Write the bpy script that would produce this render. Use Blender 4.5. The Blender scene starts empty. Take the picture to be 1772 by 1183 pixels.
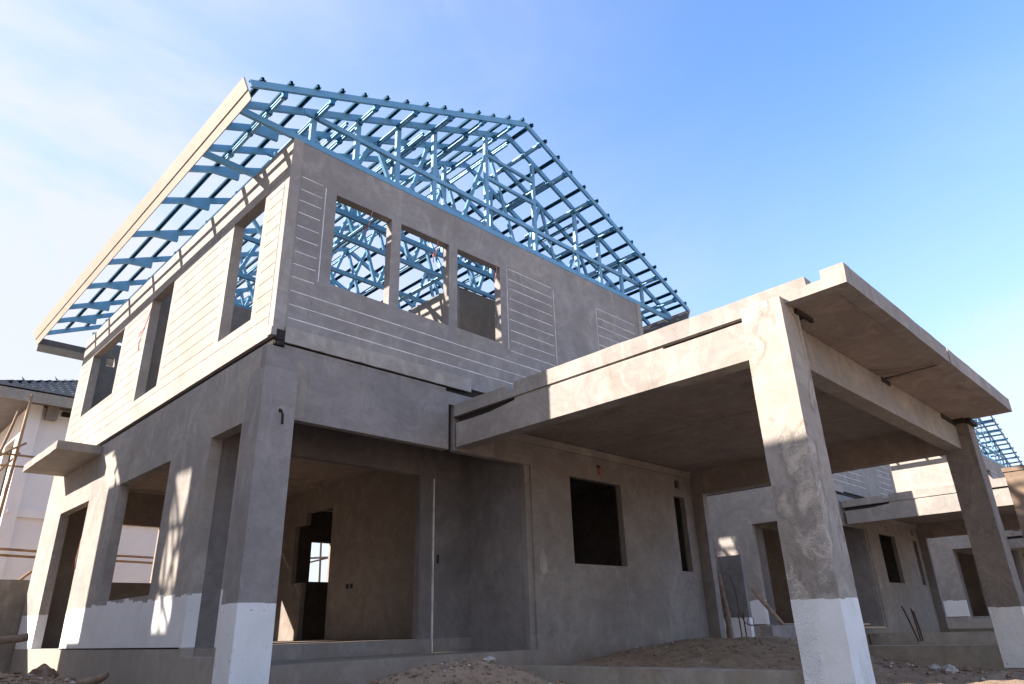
import bpy, bmesh, math, random
from mathutils import Vector, Matrix, noise
random.seed(7)
G = 3.8                      # heights below are written from the upper floor joint; G lifts the ground to about zero
scene = bpy.context.scene
COL = bpy.data.collections.new("site"); scene.collection.children.link(COL)

# ------------------------------------------------------------------ materials
def new_mat(name):
    m = bpy.data.materials.new(name); m.use_nodes = True
    nt = m.node_tree; nt.nodes.clear()
    out = nt.nodes.new('ShaderNodeOutputMaterial'); b = nt.nodes.new('ShaderNodeBsdfPrincipled')
    nt.links.new(b.outputs[0], out.inputs[0])
    return m, nt, b

class NT:
    def __init__(s, nt): s.nt = nt
    def n(s, t, **kw):
        x = s.nt.nodes.new(t)
        for k, v in kw.items(): setattr(x, k, v)
        return x
    def link(s, a, b): s.nt.links.new(a, b)
    def coords(s):
        tc = s.n('ShaderNodeTexCoord'); oi = s.n('ShaderNodeObjectInfo')
        a = s.n('ShaderNodeVectorMath', operation='SCALE'); a.inputs['Scale'].default_value = .37
        s.link(oi.outputs['Location'], a.inputs[0])
        v = s.n('ShaderNodeVectorMath', operation='ADD')
        s.link(tc.outputs['Object'], v.inputs[0]); s.link(a.outputs[0], v.inputs[1])
        return tc.outputs['Object'], v.outputs[0]
    def noise(s, vec, scale, detail=4, rough=.55, dist=0., sc=None):
        if sc:
            mp = s.n('ShaderNodeMapping'); mp.inputs['Scale'].default_value = sc
            s.link(vec, mp.inputs[0]); vec = mp.outputs[0]
        x = s.n('ShaderNodeTexNoise'); x.inputs['Scale'].default_value = scale
        x.inputs['Detail'].default_value = detail; x.inputs['Roughness'].default_value = rough
        x.inputs['Distortion'].default_value = dist
        s.link(vec, x.inputs['Vector']); return x.outputs['Fac']
    def ramp(s, fac, lo, hi, a=0., b=1.):
        x = s.n('ShaderNodeMapRange'); x.interpolation_type = 'SMOOTHSTEP'
        x.inputs[1].default_value = lo; x.inputs[2].default_value = hi
        x.inputs[3].default_value = a; x.inputs[4].default_value = b
        s.link(fac, x.inputs[0]); return x.outputs[0]
    def math(s, op, a, b=None):
        x = s.n('ShaderNodeMath', operation=op)
        for i, q in enumerate((a, b)):
            if q is None: continue
            if isinstance(q, (int, float)): x.inputs[i].default_value = q
            else: s.link(q, x.inputs[i])
        return x.outputs[0]
    def mix(s, fac, a, b, blend='MIX'):
        x = s.n('ShaderNodeMix', data_type='RGBA', blend_type=blend)
        for sock, q in ((x.inputs[0], fac), (x.inputs[6], a), (x.inputs[7], b)):
            if isinstance(q, (int, float)): sock.default_value = q
            elif isinstance(q, tuple): sock.default_value = (*q, 1)
            else: s.link(q, sock)
        return x.outputs[2]

def concrete(name, c1, c2, stain=(.2, .17, .14), stain_amt=.35, streak=.25, swirl=0., bump=.25, rough=.85, paint=None, base=None, basecol=(.26, .19, .125)):
    """paint: list of (z_top, z_bottom, wobble, step) white primer bands, z in metres above the ground."""
    c1 = dim(c1); c2 = dim(c2); stain = dim(stain)
    m, nt, b = new_mat(name); k = NT(nt)
    raw, v = k.coords()
    big = k.ramp(k.noise(v, .9, 5, .6, .8), .32, .68)
    col = k.mix(big, tuple(x * .86 for x in c1), tuple(x * 1.06 for x in c2))
    tint = k.ramp(k.noise(v, 1.3, 4, .6, 1.), .35, .65)
    col = k.mix(.30, col, k.mix(tint, (c1[0] * .92, c1[0] * .93, c1[0] * .99), (c2[0] * 1.02, c2[0] * .90, c2[0] * .78)))
    sweep = k.ramp(k.noise(v, 1.9, 7, .68, 2.6, sc=(1, 1, 1.6)), .40, .62)
    col = k.mix(k.math('MULTIPLY', sweep, .34), col, tuple(x * .66 for x in c1))
    med = k.ramp(k.noise(v, 4.2, 6, .65, .6), .35, .72)
    col = k.mix(k.math('MULTIPLY', med, .35), col, tuple(x * .74 for x in c1))
    trow = k.noise(v, 2.6, 5, .6, 1.8, sc=(1, 1, .55))
    col = k.mix(k.math('MULTIPLY', k.ramp(trow, .5, .72), .42), col, tuple(min(1, x * 1.32) for x in c2))
    st = k.ramp(k.noise(v, .55, 6, .7, 1.2), .56, .70)
    col = k.mix(k.math('MULTIPLY', st, stain_amt), col, stain)
    if streak:
        sk = k.ramp(k.noise(v, 2.2, 4, .6, .2, sc=(2.2, 2.2, .22)), .52, .78)
        col = k.mix(k.math('MULTIPLY', sk, streak), col, tuple(x * .6 for x in c1))
    ln = k.ramp(k.math('ABSOLUTE', k.math('SUBTRACT', k.noise(v, 1.25, 4, .5, 1.3, sc=(1, 1, .7)), .5)), .0, .0045, 1., 0.)
    lm = k.ramp(k.noise(v, .8, 2, .5), .5, .6)
    col = k.mix(k.math('MULTIPLY', k.math('MULTIPLY', ln, lm), .4), col, tuple(x * .45 for x in c1))
    sc_ = k.ramp(k.noise(v, 9, 4, .7, 3.5, sc=(.35, .35, 1.6)), .66, .72)
    col = k.mix(k.math('MULTIPLY', sc_, .22), col, tuple(x * 1.5 for x in c2))
    fine = k.noise(v, 55, 3, .7)
    col = k.mix(k.ramp(fine, .25, .75, 0., .22), col, tuple(x * .62 for x in c1))
    pits = k.ramp(k.noise(v, 23, 2, .5), .70, .76)
    col = k.mix(k.math('MULTIPLY', pits, .45), col, tuple(x * .4 for x in c1))
    h = k.math('ADD', k.math('MULTIPLY', fine, .25), k.math('MULTIPLY', trow, .6))
    if swirl:
        sw = k.noise(v, 6.5, 9, .78, .9)
        ph = k.ramp(k.noise(v, 1.0, 4, .6, .3, sc=(1, 1, .4)), .44, .50)
        f = k.math('MULTIPLY', k.ramp(sw, .42, .60), ph)
        col = k.mix(k.math('MULTIPLY', f, swirl), col, tuple(x * 1.5 for x in c1))
        vo = k.n('ShaderNodeTexVoronoi', feature='DISTANCE_TO_EDGE'); vo.inputs['Scale'].default_value = 9.
        wp = k.n('ShaderNodeVectorMath', operation='ADD'); k.link(v, wp.inputs[0])
        nz = k.n('ShaderNodeTexNoise'); nz.inputs['Scale'].default_value = 7; nz.inputs['Detail'].default_value = 4; k.link(v, nz.inputs['Vector'])
        sv = k.n('ShaderNodeVectorMath', operation='SCALE'); sv.inputs['Scale'].default_value = .22; k.link(nz.outputs['Color'], sv.inputs[0]); k.link(sv.outputs[0], wp.inputs[1])
        k.link(wp.outputs[0], vo.inputs['Vector'])
        edge = k.ramp(vo.outputs['Distance'], .0, .05, 1., 0.)
        col = k.mix(k.math('MULTIPLY', k.math('MULTIPLY', edge, ph), swirl * .6), col, tuple(x * 1.7 for x in c1))
        rim = k.ramp(k.math('ABSOLUTE', k.math('SUBTRACT', ph, .5)), .0, .5, .35, 0.)
        col = k.mix(rim, col, (.13, .105, .08))
        h = k.math('ADD', h, k.math('MULTIPLY', k.math('ADD', f, k.math('MULTIPLY', edge, ph)), .9))
    if base:                                     # dirty splash-back above the soil
        sz = k.n('ShaderNodeSeparateXYZ'); k.link(raw, sz.inputs[0])
        g = k.math('ADD', sz.outputs[2], k.math('MULTIPLY', k.noise(v, 2.5, 5, .7), .7))
        col = k.mix(k.ramp(g, base + .15, base + .75, .65, 0.), col, basecol)
    if paint:
        sx = k.n('ShaderNodeSeparateXYZ'); k.link(raw, sx.inputs[0])
        tot = None
        for zt, zb, wob, step in paint:
            hor = k.math('ADD', sx.outputs[0], sx.outputs[1])
            q = k.math('SNAP', hor, step) if step else hor
            cx = k.n('ShaderNodeCombineXYZ'); k.link(q, cx.inputs[0]); cx.inputs[1].default_value = zt
            w1 = k.math('MULTIPLY', k.math('SUBTRACT', k.noise(cx.outputs[0], 1.9, 3, .7), .5), wob * 2)
            w2 = k.math('MULTIPLY', k.math('SUBTRACT', k.noise(v, 14, 4, .6, sc=(1, 1, .35)), .5), wob * .45)
            top = k.math('SUBTRACT', k.math('ADD', k.math('ADD', w1, w2), zt), sx.outputs[2])
            f = k.ramp(top, 0., .006)
            f = k.math('MULTIPLY', f, k.ramp(k.math('SUBTRACT', sx.outputs[2], zb), 0, .01))
            tot = f if tot is None else k.math('MAXIMUM', tot, f)
        dirt = k.ramp(k.noise(v, 1.6, 5, .65, .5), .35, .75)
        pc = k.mix(dirt, (.86, .85, .83), (.76, .75, .72))
        pc = k.mix(k.math('MULTIPLY', pits, .8), pc, (.35, .33, .3))
        pc = k.mix(k.ramp(k.noise(v, 3.1, 6, .7, .3, sc=(1.5, 1.5, .4)), .6, .8, 0., .35), pc, (.5, .47, .43))
        col = k.mix(tot, col, pc)
    k.link(col, b.inputs['Base Color'])
    b.inputs['Roughness'].default_value = rough
    b.inputs['Specular IOR Level'].default_value = .25
    bp = k.n('ShaderNodeBump'); bp.inputs['Strength'].default_value = bump; bp.inputs['Distance'].default_value = .02
    k.link(h, bp.inputs['Height']); k.link(bp.outputs[0], b.inputs['Normal'])
    return m

def simple(name, c, rough=.6, metal=0., var=.25, nscale=6., c2=None, bump=0., spec=.4, sc=None):
    m, nt, b = new_mat(name); k = NT(nt); raw, v = k.coords()
    f = k.ramp(k.noise(v, nscale, 5, .65, .4, sc=sc), .3, .7)
    c2 = c2 or tuple(x * (1 - var) for x in c)
    col = k.mix(f, c, c2)
    k.link(col, b.inputs['Base Color']); b.inputs['Roughness'].default_value = rough
    b.inputs['Metallic'].default_value = metal; b.inputs['Specular IOR Level'].default_value = spec
    if bump:
        bp = k.n('ShaderNodeBump'); bp.inputs['Strength'].default_value = bump; bp.inputs['Distance'].default_value = .02
        k.link(k.noise(v, nscale * 4, 5, .7, sc=sc), bp.inputs['Height']); k.link(bp.outputs[0], b.inputs['Normal'])
    return m

M = {}
K = .76
def dim(c, t=(1.03, 1., .985)): return tuple(min(1, x * K * q) for x, q in zip(c, t))
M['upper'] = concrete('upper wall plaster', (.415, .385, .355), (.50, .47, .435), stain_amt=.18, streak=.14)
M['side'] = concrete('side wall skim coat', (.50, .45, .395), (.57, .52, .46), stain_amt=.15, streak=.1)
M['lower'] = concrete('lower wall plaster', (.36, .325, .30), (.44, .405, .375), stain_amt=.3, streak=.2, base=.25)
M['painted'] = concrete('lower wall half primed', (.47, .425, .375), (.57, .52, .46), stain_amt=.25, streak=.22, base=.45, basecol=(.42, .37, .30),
                        paint=[(G - 2.64, G - 3.18, .13, .17)])
M['corner'] = concrete('porch column primed', (.40, .37, .35), (.49, .455, .43), stain_amt=.3, streak=.2, paint=[(G - 2.79, -1., .02, .15)])
M['cpcol'] = concrete('carport column patched', (.50, .445, .38), (.60, .54, .47), stain=(.28, .215, .155), stain_amt=.6, streak=.3, swirl=.9,
                      bump=.45, paint=[(G - 2.94, -1., .04, .09)])
M['cpcol2'] = concrete('carport column dark', (.29, .25, .215), (.36, .31, .265), stain=(.13, .10, .075), stain_amt=.6, streak=.3, swirl=.45,  # darker mix of the column concrete, with less swirl
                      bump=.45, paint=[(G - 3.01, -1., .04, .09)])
M['slab'] = concrete('cast slab', (.42, .385, .345), (.51, .47, .425), stain=(.17, .135, .11), stain_amt=.5, streak=.2)
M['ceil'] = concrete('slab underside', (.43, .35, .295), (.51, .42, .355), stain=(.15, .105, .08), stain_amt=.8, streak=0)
M['beam'] = concrete('precast beam', (.43, .39, .345), (.51, .465, .415), stain_amt=.35, streak=.15)
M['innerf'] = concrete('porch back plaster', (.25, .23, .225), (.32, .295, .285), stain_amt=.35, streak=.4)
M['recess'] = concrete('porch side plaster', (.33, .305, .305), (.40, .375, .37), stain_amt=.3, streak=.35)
M['inner'] = concrete('inner wall plaster', (.40, .33, .27), (.48, .40, .335), stain_amt=.35, streak=.3)
M['mortar'] = concrete('rough mortar', (.50, .45, .395), (.62, .57, .50), stain_amt=.3, streak=.3, bump=.8)
M['tie'] = concrete('tie beam', (.42, .37, .29), (.50, .445, .355), stain=(.25, .17, .1), stain_amt=.6, streak=.45, base=-.1)
M['fence'] = concrete('fence wall', (.30, .285, .27), (.36, .345, .32), stain=(.15, .13, .11), stain_amt=.5, streak=.5, paint=[(G - 2.72, G - 3.42, .02, .2)])
M['oldwall'] = concrete('weathered wall', (.30, .27, .23), (.38, .345, .30), stain=(.12, .1, .08), stain_amt=.7, streak=.8, base=.2)
M['groove'] = simple('groove white', (.90, .88, .87), .8, var=.35, nscale=5)  # near-white colour for the front grooves and the bead
M['groovea'] = simple('ceiling joint mortar', (.34, .31, .28), .8)
M['dark'] = simple('dark joint', (.035, .028, .025), .9)
M['blue'] = simple('blue coated steel', (.16, .35, .49), .42, .2, nscale=3, c2=(.21, .41, .55), spec=.5)
def weather(m):
    nt = m.node_tree; k = NT(nt); b = [n for n in nt.nodes if n.type == 'BSDF_PRINCIPLED'][0]
    src = b.inputs['Base Color'].links[0].from_socket; raw, v = k.coords()
    oi = k.n('ShaderNodeObjectInfo')
    c = k.mix(k.math('MULTIPLY', oi.outputs['Random'], .30), src, (.08, .28, .43))
    c = k.mix(k.ramp(k.noise(v, 9, 6, .75), .60, .72, 0., .3), c, (.42, .44, .44))
    c = k.mix(k.ramp(k.noise(v, 14, 5, .7, .5), .68, .74, 0., .8), c, (.16, .08, .045))
    k.link(c, b.inputs['Base Color'])
    k.link(k.ramp(k.noise(v, 5, 4, .6), .3, .7, .32, .62), b.inputs['Roughness'])
weather(M['blue'])
M['clip'] = simple('blue clip steel', (.035, .17, .30), .4, .3, nscale=5)
M['batten'] = simple('batten steel', (.045, .15, .22), .3, .55, nscale=2, c2=(.03, .11, .17))
M['fascia'] = simple('cream fascia board', (.43, .375, .305), .65, nscale=3, c2=(.38, .33, .265))
M['fasciain'] = simple('fascia back side', (.15, .14, .135), .8)  # inner face gets little light; that dimness is put into the grey
M['rust'] = simple('rusty steel', (.10, .05, .03), .7, .5, nscale=20)
M['white'] = simple('white wall paint', (.84, .81, .78), .75, var=.08, nscale=1.2)
M['tile'] = simple('grey roof tile', (.12, .12, .12), .35, nscale=9, c2=(.17, .17, .17))
M['bamboo'] = simple('bamboo', (.36, .22, .10), .6, nscale=4, c2=(.22, .13, .06), sc=(1, 1, .2))
M['wood'] = simple('rough timber', (.36, .26, .18), .85, nscale=7, c2=(.22, .15, .10), bump=.8)
M['plank'] = simple('plank', (.60, .45, .28), .8, nscale=5, c2=(.48, .33, .2))
M['bark'] = simple('bark', (.21, .145, .11), .95, nscale=14, c2=(.33, .25, .2), bump=1.)
M['stone'] = simple('laterite stone', (.22, .14, .095), .95, nscale=5, c2=(.32, .22, .16), bump=1.)
M['rubble'] = simple('grey rubble', (.36, .33, .29), .95, nscale=4, c2=(.50, .47, .43), bump=1.)
M['brick'] = simple('red brick', (.36, .12, .07), .9, nscale=12)
M['twine'] = simple('pink twine', (.62, .22, .22), .7)
M['wire'] = simple('black wire', (.03, .03, .03), .5)
M['glass'] = simple('dark window glass', (.03, .035, .04), .12)

def ground_mat():
    m, nt, b = new_mat('bare soil'); k = NT(nt); raw, v = k.coords()
    a = k.ramp(k.noise(v, .8, 6, .65, .4), .3, .7); c = k.mix(a, (.35, .245, .165), (.47, .345, .24))
    d = k.ramp(k.noise(v, 9, 6, .75), .45, .72); c = k.mix(k.math('MULTIPLY', d, .6), c, (.115, .07, .046))
    e = k.ramp(k.noise(v, 30, 4, .7), .6, .74); c = k.mix(k.math('MULTIPLY', e, .55), c, (.42, .33, .24))
    k.link(c, b.inputs['Base Color']); b.inputs['Roughness'].default_value = .95; b.inputs['Specular IOR Level'].default_value = .15
    bp = k.n('ShaderNodeBump'); bp.inputs['Strength'].default_value = 1.; bp.inputs['Distance'].default_value = .05
    k.link(k.math('ADD', k.noise(v, 12, 6, .75), k.math('MULTIPLY', k.noise(v, 60, 3, .7), .3)), bp.inputs['Height']); k.link(bp.outputs[0], b.inputs['Normal'])
    return m
M['soil'] = ground_mat()

# ------------------------------------------------------------------ mesh helpers
class MB:
    def __init__(s): s.bm = bmesh.new(); s.mats = []
    def mi(s, m):
        if m not in s.mats: s.mats.append(m)
        return s.mats.index(m)
    def face(s, pts, m='lower'):
        f = s.bm.faces.new([s.bm.verts.new((p[0], p[1], p[2] + G)) for p in pts]); f.material_index = s.mi(m); return f
    def box(s, x0, x1, y0, y1, z0, z1, m='lower'):
        p = [(x, y, z) for z in (z0, z1) for y in (y0, y1) for x in (x0, x1)]
        vs = [s.bm.verts.new((a, b, c + G)) for a, b, c in p]
        for q in ((0, 2, 3, 1), (4, 5, 7, 6), (0, 1, 5, 4), (2, 6, 7, 3), (0, 4, 6, 2), (1, 3, 7, 5)):
            s.bm.faces.new([vs[i] for i in q]).material_index = s.mi(m)
        return s
    def prism(s, quad, off, m):
        """quad: 4 points, off: vector of thickness"""
        o = Vector(off); a = [Vector(p) for p in quad]; b_ = [p + o for p in a]
        vs = [s.bm.verts.new((p.x, p.y, p.z + G)) for p in a + b_]; n = len(quad)
        s.bm.faces.new(vs[:n]).material_index = s.mi(m); s.bm.faces.new(list(reversed(vs[n:]))).material_index = s.mi(m)
        for i in range(n):
            j = (i + 1) % n
            s.bm.faces.new((vs[i], vs[n + i], vs[n + j], vs[j])).material_index = s.mi(m)
        return s
    def bar(s, p0, p1, w, h, m, up=(0, 0, 1)):
        """rectangular bar from p0 to p1, w across, h along up"""
        p0 = Vector(p0); p1 = Vector(p1); d = (p1 - p0).normalized(); u = Vector(up)
        r = d.cross(u).normalized(); u = r.cross(d).normalized()
        q = [p0 + r * (a * w / 2) + u * (c * h / 2) for a, c in ((-1, -1), (1, -1), (1, 1), (-1, 1))]
        return s.prism(q, p1 - p0, m)
    def cbar(s, p0, p1, w, h, m, up=(0, 0, 1), side=1, t=.004):
        """channel section: web on the side facing `side`, two flanges"""
        p0 = Vector(p0); p1 = Vector(p1); d = (p1 - p0).normalized(); u = Vector(up)
        r = d.cross(u).normalized(); u = r.cross(d).normalized()
        s.bar(p0 + r * (side * (w / 2 - t / 2)), p1 + r * (side * (w / 2 - t / 2)), t, h, m, u)
        for k_ in (-1, 1):
            o = u * (k_ * (h / 2 - t / 2)) - r * (side * t / 2)
            s.bar(p0 + o, p1 + o, w - t, t, m, u)
            o2 = u * (k_ * (h / 2 - t - .006)) - r * (side * (w / 2 - t / 2))
            s.bar(p0 + o2, p1 + o2, t, .012, m, u)
        return s
    def hat(s, p0, p1, m, up=(0, 0, 1), w=.058, h=.038, t=.003):
        p0 = Vector(p0); p1 = Vector(p1); d = (p1 - p0).normalized(); u = Vector(up)
        r = d.cross(u).normalized(); u = r.cross(d).normalized()
        s.bar(p0 + u * h, p1 + u * h, w * .6, t, m, u)
        for k_ in (-1, 1):
            o = r * (k_ * w * .3)
            s.bar(p0 + o + u * (h / 2), p1 + o + u * (h / 2), t, h - t, m, u)
            o = r * (k_ * w * .5)
            s.bar(p0 + o, p1 + o, w * .35, t, m, u)
        return s
    def tube(s, pts, r, m, n=7, r1=None):
        pts = [Vector(p) for p in pts]; r1 = r if r1 is None else r1; rings = []
        for i, p in enumerate(pts):
            d = (pts[min(i + 1, len(pts) - 1)] - pts[max(i - 1, 0)]).normalized()
            a = d.cross(Vector((0, 0, 1)) if abs(d.z) < .9 else Vector((1, 0, 0))).normalized(); c = a.cross(d)
            rr = r + (r1 - r) * i / (len(pts) - 1)
            rings.append([s.bm.verts.new(p + Vector((0, 0, G)) + (a * math.cos(t) + c * math.sin(t)) * rr) for t in [2 * math.pi * j / n for j in range(n)]])
        k = s.mi(m)
        for A, B in zip(rings, rings[1:]):
            for j in range(n):
                f = s.bm.faces.new((A[j], A[(j + 1) % n], B[(j + 1) % n], B[j])); f.material_index = k; f.smooth = True
        s.bm.faces.new(rings[0]).material_index = k; s.bm.faces.new(list(reversed(rings[-1]))).material_index = k
        return s
    def grid(s, plane, off, us, zs, cell, thick, rng=None):
        """wall as a height field. plane 'x' (u=y) or 'y' (u=x); off: position of the outer face; thick: signed depth.
        cell(u,z) -> None (hole) or (recess, material)"""
        P = (lambda u, z, d: (off + d, u, z)) if plane == 'x' else (lambda u, z, d: (u, off + d, z))
        sg = 1 if thick > 0 else -1
        us = sorted(set(round(u, 4) for u in us)); zs = sorted(set(round(z, 4) for z in zs))
        C = {}
        for i in range(len(us) - 1):
            for j in range(len(zs) - 1):
                C[i, j] = cell((us[i] + us[i + 1]) / 2, (zs[j] + zs[j + 1]) / 2)
        for (i, j), c in C.items():
            if c is None: continue
            u0, u1, z0, z1 = us[i], us[i + 1], zs[j], zs[j + 1]; d = c[0] * sg
            s.face([P(u0, z0, d), P(u1, z0, d), P(u1, z1, d), P(u0, z1, d)], c[1])
            s.face([P(u0, z0, thick), P(u0, z1, thick), P(u1, z1, thick), P(u1, z0, thick)], c[1])
            for di, dj, a, b_ in ((-1, 0, (u0, z0), (u0, z1)), (1, 0, (u1, z0), (u1, z1)), (0, -1, (u0, z0), (u1, z0)), (0, 1, (u0, z1), (u1, z1))):
                o = C.get((i + di, j + dj))
                if o is None: e = thick
                elif o[0] * sg > d * sg + 1e-6 or abs(o[0]) > abs(c[0]) + 1e-6: e = o[0] * sg
                else: continue
                s.face([P(*a, d), P(*b_, d), P(*b_, e), P(*a, e)], c[1])
        return s
    def rough(s, cut=.12, amp=.006, freq=3.):
        bmesh.ops.remove_doubles(s.bm, verts=s.bm.verts, dist=.0005)
        for _ in range(6):
            es = [e for e in s.bm.edges if e.calc_length() > cut * 1.6]
            if not es or len(s.bm.verts) > 60000: break
            bmesh.ops.subdivide_edges(s.bm, edges=es, cuts=1, use_grid_fill=True)
        for v in s.bm.verts:
            v.co += noise.noise_vector(v.co * freq) * amp + noise.noise_vector(v.co * freq * 5) * amp * .45
        return s
    def build(s, name, parent=None, loc=None, bevel=0., smooth=False, center=False):
        me = bpy.data.meshes.new(name)
        bmesh.ops.recalc_face_normals(s.bm, faces=s.bm.faces)
        off = Vector(loc) if loc is not None else Vector((0, 0, 0))
        if loc is None and center:
            vs = [v.co for v in s.bm.verts]
            off = Vector(((min(v.x for v in vs) + max(v.x for v in vs)) / 2, (min(v.y for v in vs) + max(v.y for v in vs)) / 2, min(v.z for v in vs)))
        if off.length: bmesh.ops.translate(s.bm, vec=-off, verts=s.bm.verts)
        if smooth:
            for f in s.bm.faces: f.smooth = True
        s.bm.to_mesh(me); s.bm.free()
        for k in s.mats: me.materials.append(M[k])
        o = bpy.data.objects.new(name, me); COL.objects.link(o)
        o.location = off
        if parent is not None: o.parent = parent
        if bevel:
            b = o.modifiers.new('edge', 'BEVEL'); b.width = bevel; b.segments = 2; b.limit_method = 'ANGLE'; b.angle_limit = math.radians(50)
        return o

def tag(o, label=None, cat=None, group=None, kind=None):
    if label: o['label'] = label
    if cat: o['category'] = cat
    if group: o['group'] = group
    if kind: o['kind'] = kind
    return o
def empty(name, loc=(0, 0, 0)):
    o = bpy.data.objects.new(name, None); COL.objects.link(o); o.location = loc; o.empty_display_size = .3; return o
def copy_tree(o, parent=None):
    c = o.copy(); COL.objects.link(c)
    if parent is not None: c.parent = parent
    for ch in o.children: copy_tree(ch, c)
    return c
def inside(u, z, R):
    return any(a < u < b and c < z < d for a, b, c, d in R)

# ------------------------------------------------------------------ the house (all coordinates in metres, front left corner of the upper storey = 0,0)
D, W = 8.69, 7.40
AX, HALF, SL = 3.87, 4.64, .447          # roof axis, half width, slope
ZB, ZT0 = 2.74, 2.79
def ztop(x): return 4.87 - abs(x - AX) * SL     # centre line of top chords
GZ = [.262, .432, .609, .790, .964, 1.135, 1.315, 1.49, 1.675, 1.85, 2.01, 2.195]
gw = .015

def grooved(mb, plane, off, thick, u0, u1, z0, z1, holes, hlines, vlines, mat, fill, extra=None):
    us = [u0, u1]; zs = [z0, z1]
    for a, b, c, d in holes: us += [a, b]; zs += [c, d]
    L = []
    for a, b, z in hlines: L.append((a, b, z - gw / 2, z + gw / 2)); us += [a, b]; zs += [z - gw / 2, z + gw / 2]
    for u, c, d in vlines: L.append((u - gw / 2, u + gw / 2, c, d)); us += [u - gw / 2, u + gw / 2]; zs += [c, d]
    X = extra or []
    for a, b, c, d, r, mm in X: us += [a, b]; zs += [c, d]
    us = [min(max(u, u0), u1) for u in us]; zs = [min(max(z, z0), z1) for z in zs]
    def cell(u, z):
        if inside(u, z, holes): return None
        for a, b, c, d, r, mm in X:
            if a < u < b and c < z < d: return (r, mm)
        if inside(u, z, L): return (.0045 if fill != 'groove' else .003, fill)
        return (0., mat)
    mb.grid(plane, off, us, zs, cell, thick)
    return mb

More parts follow.
